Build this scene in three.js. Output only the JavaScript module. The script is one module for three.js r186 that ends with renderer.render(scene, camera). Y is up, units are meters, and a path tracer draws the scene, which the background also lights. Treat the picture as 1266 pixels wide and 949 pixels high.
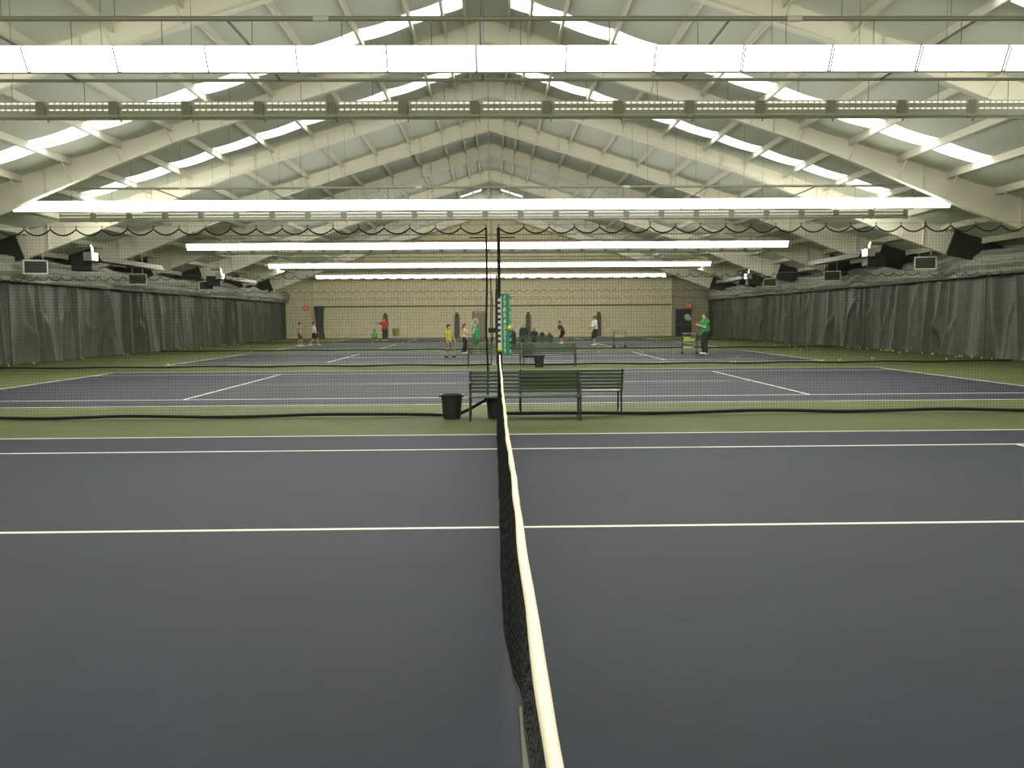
import * as THREE from 'three';
import { RectAreaLightUniformsLib } from 'three/addons/lights/RectAreaLightUniformsLib.js';
import { mergeGeometries, mergeVertices } from 'three/addons/utils/BufferGeometryUtils.js';
import { RoundedBoxGeometry } from 'three/addons/geometries/RoundedBoxGeometry.js';
import { MarchingCubes } from 'three/addons/objects/MarchingCubes.js';

// ------------------------------------------------------------------ camera, light, exposure
const scene = new THREE.Scene();
scene.background = new THREE.Color(0x000000);
const W = 1266, H = 949, F = 1094.77, PITCH = 0.07359, YAW = 0.01911, ROLL = -0.00672, EYE = 1.593;
const camera = new THREE.PerspectiveCamera(2 * Math.atan(H / 2 / F) * 180 / Math.PI, W / H, 0.05, 200);
camera.position.set(0, EYE, 0);
camera.rotation.order = 'YXZ';
camera.rotation.set(-PITCH, -YAW, ROLL);
scene.add(camera);
const renderer = new THREE.WebGLRenderer({ antialias: true });
renderer.toneMapping = THREE.LinearToneMapping;
renderer.toneMappingExposure = 1.0;
renderer.shadowMap.enabled = true;
RectAreaLightUniformsLib.init();
const LAMP_COLOR = new THREE.Color(1.0, 0.985, 0.88);
const LAMP_RADIANCE = 34, SKYLIGHT_RADIANCE = 3;
// hall coordinates: x to the right of the camera, y up, d = distance down the hall (three.js z = -d)
const COURT_D = [0, 1, 2, 3, 4].map(k => 6.6786 + 15.3537 * k);
const NET_X = 0.0736, CX = -0.15, RIDGE = 10.5, SLOPE = 0.327;
const roofY = x => RIDGE - SLOPE * Math.abs(x - CX);
const HALL_NEAR = -4, HALL_FAR = 76.3, HALF = 19.3;
const FRONT_ROWS = COURT_D.map(d => d + 5.6), BACK_ROWS = COURT_D.map(d => d - 6.68);
const ROW_Y = 5.1, ROW_CX = -0.22, FIX_L = 1.206, FIX_N = 24;
const SKYLIGHTS = [[15.5, 16.5], [24.5, 25.5], [30.8, 31.8], [60.2, 61.0]];
const SKY_X0 = 0.75, skyEnd = a => a > 50 ? 2.3 : 14.1;   // the farthest strip is short, by the ridge only
function areaLight(name, w, h, pos, target, color, power) {
  const l = new THREE.RectAreaLight(color, power, w, h);
  l.name = name; l.position.copy(pos); l.lookAt(target); l.castShadow = true; scene.add(l);
  return l;
}
for (const d of FRONT_ROWS)
  areaLight('front_row_light', FIX_L * FIX_N, 0.33, new THREE.Vector3(ROW_CX, ROW_Y, -d + 0.11 - 0.085), new THREE.Vector3(ROW_CX, ROW_Y - 0.51, -d + 0.9), LAMP_COLOR, LAMP_RADIANCE);
for (const d of BACK_ROWS)
  areaLight('back_row_light', FIX_L * FIX_N, 0.33, new THREE.Vector3(ROW_CX, ROW_Y, -d - 0.11 + 0.085), new THREE.Vector3(ROW_CX, ROW_Y - 0.51, -d - 0.9), LAMP_COLOR, LAMP_RADIANCE);
for (const [a, b] of SKYLIGHTS) for (const s of [-1, 1]) {
  const xm = (SKY_X0 + skyEnd(a)) / 2, len = (skyEnd(a) - SKY_X0) * Math.hypot(1, SLOPE);
  const p = new THREE.Vector3(CX + s * xm, RIDGE - SLOPE * xm - 0.06, -(a + b) / 2);
  const l = new THREE.RectAreaLight(new THREE.Color(0.97, 0.98, 1), SKYLIGHT_RADIANCE, len, b - a);
  l.name = 'skylight_light'; l.position.copy(p);
  l.rotation.order = 'ZXY'; l.rotation.set(-Math.PI / 2, 0, -s * Math.atan(SLOPE));
  l.castShadow = true; scene.add(l);
}

// ------------------------------------------------------------------ helpers
let seed = 7;
const rnd = () => { seed = (seed * 1664525 + 1013904223) >>> 0; return seed / 4294967296; };
const rr = (a, b) => a + (b - a) * rnd();
const V = (x, y, d) => new THREE.Vector3(x, y, -d);
const taken = {};
function numbered(n) { const k = taken[n] = (taken[n] ?? -1) + 1; return k ? `${n}_${String(k).padStart(3, '0')}` : n; }
function tag(o, label, category, group, kind) {
  if (label) o.userData.label = label;
  if (category) o.userData.category = category;
  if (group) o.userData.group = group;
  if (kind) o.userData.kind = kind;
  return o;
}
function thing(name, label, category, pos = [0, 0, 0], turn = 0, group, kind) {
  const o = new THREE.Group(); o.name = numbered(name);
  o.position.set(pos[0], pos[1], -pos[2]); o.rotation.y = turn; scene.add(o);
  return tag(o, label, category, group, kind);
}
function part(name, geo, m, parent) {
  const o = new THREE.Mesh(Array.isArray(geo) ? merge(geo) : geo, m);
  o.name = parent === scene ? numbered(name) : name; o.castShadow = o.receiveShadow = true; parent.add(o);
  return o;
}
function merge(list) {
  const l = list.map(g => { const q = g.index ? g.toNonIndexed() : g.clone(); for (const k of Object.keys(q.attributes)) if (!['position', 'normal', 'uv'].includes(k)) q.deleteAttribute(k); if (!q.attributes.uv) q.setAttribute('uv', new THREE.BufferAttribute(new Float32Array(q.attributes.position.count * 2), 2)); return q; });
  return mergeGeometries(l);
}
function copy(root, label, group) {
  const r = root.clone(); r.userData = { ...root.userData };
  r.name = numbered(root.name.replace(/_\d{3}$/, '')); scene.add(r);
  if (label) r.userData.label = label;
  if (group) r.userData.group = group;
  return r;
}
const bx = (w, h, l, x = 0, y = 0, z = 0) => new THREE.BoxGeometry(w, h, l).translate(x, y, z);
const rbx = (w, h, l, x = 0, y = 0, z = 0, r = 0.01) => new RoundedBoxGeometry(w, h, l, 2, r).translate(x, y, z);
function bar(a, b, r, sides = 6, r2 = r) {           // straight round bar between two points
  const v = new THREE.Vector3().subVectors(b, a), g = new THREE.CylinderGeometry(r2, r, v.length(), sides, 1);
  g.applyQuaternion(new THREE.Quaternion().setFromUnitVectors(new THREE.Vector3(0, 1, 0), v.clone().normalize()));
  return g.translate((a.x + b.x) / 2, (a.y + b.y) / 2, (a.z + b.z) / 2);
}
const v3 = (x, y, z) => new THREE.Vector3(x, y, z);
const tube = (pts, r, seg = pts.length * 3, sides = 6) => new THREE.TubeGeometry(new THREE.CatmullRomCurve3(pts), seg, r, sides);
// pixel of the photograph -> point on the floor (height y)
const camM = new THREE.Matrix4().makeRotationFromEuler(camera.rotation);
function gnd(u, v, y = 0) {
  const r = v3((u - W / 2) / F, -(v - H / 2) / F, -1).applyMatrix4(camM), t = (y - EYE) / r.y;
  return [r.x * t, y, -r.z * t];
}
function atX(u, v, x) {
  const r = v3((u - W / 2) / F, -(v - H / 2) / F, -1).applyMatrix4(camM), t = x / r.x;
  return [x, EYE + r.y * t, -r.z * t];
}
// tileable value noise
function noiseTile(n, seed0) {
  let s = seed0; const g = new Float32Array(n * n); for (let i = 0; i < n * n; i++) { s = (s * 1664525 + 1013904223) >>> 0; g[i] = s / 4294967296; }
  return (u, v) => { u = ((u % 1) + 1) % 1 * n; v = ((v % 1) + 1) % 1 * n; const x = Math.floor(u), y = Math.floor(v), fx = u - x, fy = v - y, sx = fx * fx * (3 - 2 * fx), sy = fy * fy * (3 - 2 * fy);
    const a = g[(y % n) * n + x % n], b = g[(y % n) * n + (x + 1) % n], c = g[((y + 1) % n) * n + x % n], d = g[((y + 1) % n) * n + (x + 1) % n]; return (a + (b - a) * sx) * (1 - sy) + (c + (d - c) * sx) * sy; };
}
function tex(n, fn, repeat = 1, srgb = true) {
  const d = new Uint8Array(n * n * 4);
  for (let y = 0; y < n; y++) for (let x = 0; x < n; x++) { const c = fn(x / n, y / n), k = (y * n + x) * 4; d[k] = c[0]; d[k + 1] = c[1]; d[k + 2] = c[2]; d[k + 3] = 255; }
  const t = new THREE.DataTexture(d, n, n); t.wrapS = t.wrapT = THREE.RepeatWrapping; t.repeat.set(repeat, repeat); t.magFilter = THREE.LinearFilter; t.minFilter = THREE.LinearMipmapLinearFilter; t.generateMipmaps = true;
  if (srgb) t.colorSpace = THREE.SRGBColorSpace; t.needsUpdate = true; return t;
}
const n6 = noiseTile(6, 11), n16 = noiseTile(16, 23), n48 = noiseTile(48, 5), n200 = noiseTile(200, 9), n512 = noiseTile(512, 77);
const n3 = noiseTile(3, 41);

// ------------------------------------------------------------------ materials
const std = (color, roughness = 0.8, o = {}) => new THREE.MeshStandardMaterial({ color, roughness, ...o });
const courtTex = tex(1024, (u, v) => {
  const c = 0.42 * n6(u, v) + 0.3 * n16(u, v) + 0.28 * n48(u, v), f = n512(u, v) * 0.5 + n200(u, v) * 0.5;
  const streak = Math.pow(n48(u * 0.25 + n6(u, v) * 0.05, v * 2), 6) * 14;
  const b = 205 + (c - 0.5) * 42 + (f - 0.5) * 22 + streak, w = (n16(v, u) - 0.5) * 9;
  return [b + w, b, b - w].map(q => Math.max(0, Math.min(255, q)));
}, 1 / 9);
const courtBump = tex(512, (u, v) => { const q = 255 * (0.6 * n512(u, v) + 0.4 * n200(u, v)); return [q, q, q]; }, 1 / 1.2, false);
const M = {
  court: new THREE.MeshPhysicalMaterial({ color: 0x252b3c, roughness: 0.75, specularIntensity: 0.65, map: courtTex, bumpMap: courtBump, bumpScale: 0.0012 }),
  apron: new THREE.MeshPhysicalMaterial({ color: 0x6b7739, roughness: 0.8, specularIntensity: 0.65, map: courtTex, bumpMap: courtBump, bumpScale: 0.0012 }),
  line: std(0xe9e6da, 0.6),
  olive: std(0x5a5a45, 0.7),
  steel: std(0xcfccb8, 0.6),
  insul: std(0xc3c6b6, 0.75, { side: THREE.DoubleSide, bumpMap: tex(256, (u, v) => { const q = 255 * (0.5 * n16(u, v) + 0.5 * n48(u, v)); return [q, q, q]; }, 0.5, false), bumpScale: 0.006 }),
  roofsheet: std(0x8d8f86, 0.6),
  wall: std(0xefe6c4, 0.85, { map: tex(512, (u, v) => { // painted concrete block, 40 x 20 cm, too far off to tell apart
    const row = Math.floor(v * 10), fx = (u * 5 + (row % 2) * 0.5) % 1, fy = (v * 10) % 1, j = fx < 0.03 || fy < 0.06 ? 0.93 : 1; const b = j * (228 + (n16(u, v) - 0.5) * 22 + (n200(u, v) - 0.5) * 16); return [b, b, b * 0.99]; }, 0.5) }),
  wallside: std(0xa29d84, 0.85),
  dark: std(0x24271f, 0.8), black: std(0x15160f, 0.6), pad: std(0x55554a, 0.7),
  pipe: std(0x8d8e78, 0.5, { metalness: 0.3 }), housing: std(0xf0f0e2, 0.5), bracket: std(0xcdcec0, 0.6),
  rod: std(0x77776a, 0.5, { metalness: 0.4 }),
  lens: std(0xffffff, 0.4, { emissive: new THREE.Color(1, 0.985, 0.93), emissiveIntensity: 3.2 }),
  slot: std(0xffffff, 0.4, { emissive: new THREE.Color(1, 0.96, 0.84), emissiveIntensity: 1.0 }),
  skypane: std(0xffffff, 0.5, { emissive: new THREE.Color(0.97, 0.97, 1), emissiveIntensity: 2.0, side: THREE.DoubleSide }),
  net: std(0x0b0c08, 0.9), netmesh: std(0x33342a, 0.8), hem: std(0x17180f, 0.8),
  tape: std(0xf2ecd4, 0.75), band: std(0xf2ecd4, 0.75),
  curtain: std(0x565a49, 0.55, { side: THREE.DoubleSide, map: tex(256, (u, v) => { const q = 205 + (n200(u, v) - 0.5) * 40 + (n16(u, v) - 0.5) * 30; return [q, q, q]; }, 0.4) }),
  valance: std(0xbdc0b1, 0.6, { side: THREE.DoubleSide, map: tex(256, (u, v) => { const q = 205 + (n200(u, v) - 0.5) * 50 + (n16(u, v) - 0.5) * 30; return [q, q, q]; }, 0.4) }),
  bench: std(0x45553a, 0.5), benchdark: std(0x2a3026, 0.5), metal: std(0x9c9d90, 0.35, { metalness: 0.7 }),
  bin: std(0x2b2d29, 0.45), shiny: std(0xd6d6cc, 0.25, { metalness: 0.9 }), grey: std(0x8e8f84, 0.6), whiteframe: std(0xc9c9ba, 0.6),
  ball: std(0xcfe04a, 0.9), doorgrey: std(0x8f8670, 0.6), doordark: std(0x2f332f, 0.6),
  hood: std(0x77776a, 0.6), column: std(0xd8d2b4, 0.6), rail: std(0x7d7856, 0.7), string: std(0xb9bda8, 0.6),
  exit: std(0xc24a3a, 0.5, { emissive: new THREE.Color(0.9, 0.12, 0.08), emissiveIntensity: 0.45 }), exitbox: std(0x8d7a6a, 0.6),
};

// ------------------------------------------------------------------ floor, courts, lines
{
  const floor = thing('floor', 'green painted hard court floor with five blue courts', 'floor', [0, 0, 0], 0, null, 'structure');
  const uvBox = (x0, x1, d0, d1, y0, y1) => { const g = bx(x1 - x0, y1 - y0, d1 - d0, (x0 + x1) / 2, (y0 + y1) / 2, -(d0 + d1) / 2), p = g.attributes.position, uv = g.attributes.uv; for (let i = 0; i < p.count; i++) uv.setXY(i, p.getX(i), p.getZ(i)); return g; };
  part('apron', uvBox(-HALF, HALF, HALL_NEAR, HALL_FAR, -0.3, 0), M.apron, floor);
  COURT_D.forEach((d, k) => {
    const c = part('court_surface', uvBox(NET_X - 11.885, NET_X + 11.885, d - 5.485, d + 5.485, 0, 0.002), M.court, floor);
    const L = (x0, x1, a, b) => part('court_line', uvBox(NET_X + x0, NET_X + x1, d + a, d + b, 0.0019, 0.0034), M.line, c);
    for (const s of [-1, 1]) {
      L(-11.885, 11.885, s * 5.46 - 0.025, s * 5.46 + 0.025);
      L(-11.885, 11.885, s * 4.09 - 0.025, s * 4.09 + 0.025);
      L(s * 11.86 - 0.035, s * 11.86 + 0.035, -5.485, 5.485);
      L(s * 6.375 - 0.025, s * 6.375 + 0.025, -4.09, 4.09);
    }
    L(-6.4, 6.4, -0.027, 0.027);
  });
  tag(part('floor_tape', uvBox(0.088, 0.121, 2.4, 3.53, 0.002, 0.005), M.olive, scene), 'narrow olive tape strip stuck to the court under the near net', 'tape');
}

// ------------------------------------------------------------------ walls
{
  const gable = (d, t, m, name, x0 = CX - HALF, x1 = CX + HALF) => {
    const s = new THREE.Shape(); s.moveTo(x0, -0.3); s.lineTo(x1, -0.3); s.lineTo(x1, roofY(x1) + 0.1); if (x0 < CX && x1 > CX) s.lineTo(CX, RIDGE + 0.1); s.lineTo(x0, roofY(x0) + 0.1); s.closePath();
    const g = new THREE.ExtrudeGeometry(s, { depth: t, bevelEnabled: false }); g.translate(0, 0, -d - t); return tag(part(name, g, m, scene), null, null, null, 'structure');
  };
  const far = gable(HALL_FAR, 0.25, M.wall, 'wall_far', -15.45, 15.25);
  tag(far, 'beige painted block end wall behind the far courts', 'wall');
  tag(gable(HALL_FAR + 0.05, 0.2, M.wall, 'wall_far_corner', CX - HALF, -15.45), 'beige corner bay left of the block end wall', 'wall');
  tag(gable(HALL_FAR + 0.05, 0.2, M.wallside, 'wall_far_corner', 15.25, CX + HALF), 'olive grey corner bay with dark double door', 'wall');
  tag(gable(HALL_NEAR - 0.25, 0.25, M.wall, 'wall_near'), 'plain beige end wall behind the camera', 'wall');
  for (const s of [-1, 1]) {
    const x = CX + s * HALF, g = bx(0.2, roofY(x) + 0.4, HALL_FAR - HALL_NEAR + 0.5, x + s * 0.1, (roofY(x) - 0.2) / 2, -(HALL_FAR + HALL_NEAR) / 2);
    tag(part(s < 0 ? 'wall_left' : 'wall_right', g, M.wallside, scene), s < 0 ? 'dim olive side wall behind the curtain left of the courts' : 'dim olive side wall behind the curtain near the coach', 'wall', null, 'structure');
  }
  // columns of the end wall with padded feet, rails, door
  for (const x of [-15.4, -9.33, -3.23, 2.885, 8.95, 15.2]) {
    const c = tag(part('trim_wall_column', rbx(0.17, roofY(x) - 0.3, 0.14, x, (roofY(x) - 0.3) / 2, -HALL_FAR + 0.07, 0.02), M.column, scene), 'slim cream column standing against the beige end wall', 'column', 'columns on the end wall', 'structure');
    if (Math.abs(x) < 12) {
      const s = new THREE.Shape(); s.moveTo(-0.19, 0); s.lineTo(0.19, 0); s.lineTo(0.17, 1.8); s.lineTo(0.07, 2.08); s.lineTo(-0.07, 2.08); s.lineTo(-0.17, 1.8); s.closePath();
      part('pad', new THREE.ExtrudeGeometry(s, { depth: 0.2, bevelEnabled: true, bevelSize: 0.02, bevelThickness: 0.02, bevelSegments: 2 }).translate(x, 0.06, -HALL_FAR + 0.03), M.pad, c);
    }
  }
  tag(part('trim_rail', rbx(30.6, 0.12, 0.07, -0.1, 2.72, -HALL_FAR + 0.2, 0.02), M.rail, scene), 'dark horizontal rail across the beige end wall', 'rail', null, 'structure');
  const door = thing('door_1', 'plain grey door in the beige end wall', 'door', [-1.35, 0, HALL_FAR - 0.02], 0, null, 'structure');
  part('leaf', rbx(0.95, 2.1, 0.05, 0, 1.06, 0.02), M.doorgrey, door); part('frame', [bx(0.07, 2.2, 0.08, -0.52, 1.1, 0.02), bx(0.07, 2.2, 0.08, 0.52, 1.1, 0.02), bx(1.11, 0.07, 0.08, 0, 2.2, 0.02)], M.rail, door); part('handle', bar(v3(0.34, 1.0, 0.07), v3(0.42, 1.0, 0.07), 0.015), M.metal, door);
  const d2 = thing('door_2', 'dark double door in the corner beside the coach', 'door', [16.3, 0, HALL_FAR + 0.02], 0, null, 'structure');
  for (const s of [-1, 1]) { const l = part('leaf', rbx(0.68, 2.3, 0.05, s * 0.345, 1.16, 0.04), M.doordark, d2); part('push_bar', bar(v3(s * 0.1, 1.02, 0.1), v3(s * 0.62, 1.02, 0.1), 0.02), M.grey, l); }
  part('frame', [bx(0.14, 2.45, 0.1, -0.78, 1.22, 0.03), bx(0.14, 2.45, 0.1, 0.78, 1.22, 0.03), bx(1.7, 0.12, 0.1, 0, 2.4, 0.03)], M.wallside, d2);
  for (const [x, l] of [[-16.1, 'red exit sign high in the beige corner behind two children'], [16.75, 'red exit sign above the dark double door']]) {
    const e = thing('exit_sign', l, 'sign', [x, 2.62, HALL_FAR + 0.02], 0);
    part('housing', rbx(0.5, 0.34, 0.1, 0, 0, 0.05, 0.02), M.exitbox, e); part('lit_face', bx(0.42, 0.26, 0.01, 0, 0, 0.105), M.exit, e);
  }
  const fc = thing('folded_curtain', 'dark grey curtain folded up beside the end wall corner', 'curtain', [-14.9, 0, HALL_FAR - 0.35]);
  part('cloth', gridSurface(40, 20, (u, v) => [(-0.45 + u * 0.9) * (1 - 0.25 * Math.sin(v * 3)), v * 2.75, 0.12 * Math.sin(u * 22 + v) * (0.5 + 0.5 * v) + 0.1]), std(0x585c58, 0.7, { side: THREE.DoubleSide }), fc);
}
function gridSurface(nu, nv, fn, uvScale) {
  const p = [], uv = [], idx = [];
  for (let j = 0; j <= nv; j++) for (let i = 0; i <= nu; i++) { const q = fn(i / nu, j / nv); p.push(q[0], q[1], q[2]); uv.push(uvScale ? i / nu * uvScale[0] : i / nu, uvScale ? j / nv * uvScale[1] : j / nv); }
  for (let j = 0; j < nv; j++) for (let i = 0; i < nu; i++) { const a = j * (nu + 1) + i, b = a + 1, c = a + nu + 1, d = c + 1; idx.push(a, b, d, a, d, c); }
  const g = new THREE.BufferGeometry(); g.setAttribute('position', new THREE.Float32BufferAttribute(p, 3)); g.setAttribute('uv', new THREE.Float32BufferAttribute(uv, 2)); g.setIndex(idx); g.computeVertexNormals(); return g;
}

// ------------------------------------------------------------------ roof: sheet, insulation panels, purlins, skylights
const FRAMES = [4.5, 12, 19.5, 27.05, 33.2, 39.35, 45.5, 53.4, 61.6, 69.9];
const PURLINS = [0.6, 1.2, 2.07, 3.45, 4.9, 6.4, 7.9, 9.4, 10.9, 12.4, 13.9, 15.4, 16.9, 18.4];
{
  const roof = thing('ceiling', 'pale insulated pitched roof lining between steel purlins', 'ceiling', [0, 0, 0], 0, null, 'structure');
  const LEN = HALL_FAR - HALL_NEAR, MID = (HALL_FAR + HALL_NEAR) / 2, ang = Math.atan(SLOPE);
  for (const s of [-1, 1]) {
    const w = (HALF + 0.5) / Math.cos(ang);
    part('roof_sheet', bx(w, 0.08, LEN + 1).rotateZ(-s * ang).translate(CX + s * (HALF + 0.5) / 2, RIDGE - SLOPE * (HALF + 0.5) / 2 + 0.28, -MID), M.roofsheet, roof);
    for (const a of PURLINS) {
      const x = CX + s * a;
      part('purlin', [bx(0.02, 0.2, LEN, x, roofY(x) - 0.1, -MID), bx(0.07, 0.014, LEN, x + s * 0.025, roofY(x) - 0.2, -MID)], M.steel, roof);
    }
  }
  part('ridge_cap', bx(1.0, 0.03, LEN, CX, RIDGE - 0.1, -MID), M.insul, roof);
  const sagOf = k => (xs[k + 1] - xs[k]) * (0.035 + 0.03 * ((k * 0.618) % 1));
  const edges = [HALL_NEAR, ...FRAMES, HALL_FAR], xs = [0, ...PURLINS, 19.4];
  for (let b = 0; b + 1 < edges.length; b++) {
    const d0 = edges[b], d1 = edges[b + 1], sk = SKYLIGHTS.find(([a]) => a > d0 && a < d1);
    for (let k = 0; k + 1 < xs.length; k++) for (const s of [-1, 1]) {
      const mid = (xs[k] + xs[k + 1]) / 2, spans = sk && mid > SKY_X0 && mid < skyEnd(sk[0]) ? [[d0, sk[0]], [sk[1], d1]] : [[d0, d1]];
      for (const [a, e] of spans) {
        const sag = sagOf(k), n = e - a > 3 ? 8 : 5;
        part('insulation_panel', gridSurface(6, n, (u, v) => {
          const m = xs[k] + (xs[k + 1] - xs[k]) * u, x = CX + s * m;
          return [x, RIDGE - SLOPE * m - sag * 4 * u * (1 - u) * (0.6 + 0.4 * Math.sin(v * Math.PI)), -(a + (e - a) * v)];
        }, [xs[k + 1] - xs[k], e - a]), M.insul, roof);
      }
    }
  }
  SKYLIGHTS.forEach(([a, e], i) => {
    for (const s of [-1, 1]) {
      const win = thing(`window_${i * 2 + (s < 0 ? 1 : 2)}`, `bright strip of skylight panes in the ${s < 0 ? 'left' : 'right'} roof slope before ${['the third', 'the fourth', 'the fifth', 'the ninth'][i]} roof frame`, 'skylight', [0, 0, 0], 0, null, 'structure');
      for (let k = 1; k + 1 < xs.length; k++) {
        if (xs[k] < SKY_X0 - 0.3 || xs[k + 1] > skyEnd(a)) continue;
        const x0 = xs[k] + 0.01, x1 = xs[k + 1] - 0.01, m = (x0 + x1) / 2;
        part('pane', gridSurface(5, 1, (u, v) => { const q = x0 + (x1 - x0) * u; return [CX + s * q, RIDGE - SLOPE * q + 0.004 - sagOf(k) * 2.4 * ((q - xs[k]) / (xs[k + 1] - xs[k])) * (1 - (q - xs[k]) / (xs[k + 1] - xs[k])), -(a + (e - a) * v)]; }), M.skypane, win);
      }
    }
  });
}

// ------------------------------------------------------------------ rigid steel frames
{
  const BOT = [[0, 0.7], [4, 0.62], [6, 0.57], [9.3, 0.56], [12.3, 0.72], [14.7, 0.92], [17.1, 1.02]];
  const FN = ['first', 'second', 'third', 'fourth', 'fifth', 'sixth', 'seventh', 'eighth', 'ninth', 'tenth'];
  const geoWeb = {}, flangeGeo = {}, topGeo = {}, colGeo = {};
  for (const s of [-1, 1]) {
    const sh = new THREE.Shape();
    BOT.forEach(([m, dep], i) => { const x = CX + s * m, y = RIDGE - SLOPE * m - dep; i ? sh.lineTo(x, y) : sh.moveTo(x, y); });
    sh.lineTo(CX + s * 17.42, RIDGE - SLOPE * 17.42 - 0.02); sh.lineTo(CX, RIDGE - 0.02); sh.closePath();
    geoWeb[s] = new THREE.ExtrudeGeometry(sh, { depth: 0.016, bevelEnabled: false });
    const fl = [], tp = [];
    for (let i = 0; i + 1 < BOT.length; i++) {
      const [m0, e0] = BOT[i], [m1, e1] = BOT[i + 1], y0 = RIDGE - SLOPE * m0 - e0, y1 = RIDGE - SLOPE * m1 - e1, L = Math.hypot(m1 - m0, y1 - y0), an = Math.atan2(y1 - y0, s * (m1 - m0));
      fl.push(bx(L + 0.01, 0.018, 0.22).rotateZ(an).translate(CX + s * (m0 + m1) / 2, (y0 + y1) / 2, 0));
    }
    const Lt = 17.42 / Math.cos(Math.atan(SLOPE));
    flangeGeo[s] = merge(fl);
    topGeo[s] = bx(Lt, 0.016, 0.22).rotateZ(-s * Math.atan(SLOPE)).translate(CX + s * 17.42 / 2, RIDGE - SLOPE * 17.42 / 2 - 0.03, 0);
    const c = new THREE.Shape(); const P = [[17.1, 3.89], [17.42, 4.78], [19.2, 4.2], [19.2, 0], [18.8, 0], [18.75, 3.55]];
    P.forEach(([m, y], i) => i ? c.lineTo(CX + s * m, y) : c.moveTo(CX + s * m, y)); c.closePath();
    colGeo[s] = new THREE.ExtrudeGeometry(c, { depth: 0.24, bevelEnabled: false }).translate(0, 0, -0.12);
  }
  const stiff = {}, brace = {};
  const depthAt = m => { for (let i = 0; i + 1 < BOT.length; i++) if (m <= BOT[i + 1][0]) { const t = (m - BOT[i][0]) / (BOT[i + 1][0] - BOT[i][0]); return BOT[i][1] + t * (BOT[i + 1][1] - BOT[i][1]); } return 1; };
  FRAMES.forEach((d, i) => {
    if (d < 15) return;
    const f = thing('roof_frame', `${FN[i]} cream tapered steel roof frame counted from the near end`, 'roof frame', [0, 0, d], 0, 'steel roof frames', 'structure');
    for (const s of [-1, 1]) {
      part('web', geoWeb[s], M.steel, f); part('bottom_flange', flangeGeo[s], M.steel, f); part('top_flange', topGeo[s], M.steel, f); part('column', colGeo[s], M.dark, f);
      for (const m of [3, 8.6, 13.2, 16.2]) { const k = s + '_' + m; stiff[k] ??= bx(0.012, depthAt(m) - 0.06, 0.1, CX + s * m, RIDGE - SLOPE * m - depthAt(m) / 2 - 0.01, 0.06); part('stiffener', stiff[k], M.steel, f); }
      for (const m of PURLINS) if (m < 17) { const k = s + '_' + m, x = CX + s * m, y = RIDGE - SLOPE * m; brace[k] ??= bar(v3(x, y - depthAt(m) + 0.03, 0.06), v3(x, y - 0.18, 0.72), 0.015, 4); part('flange_brace', brace[k], M.steel, f); }
    }
  });
}

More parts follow.
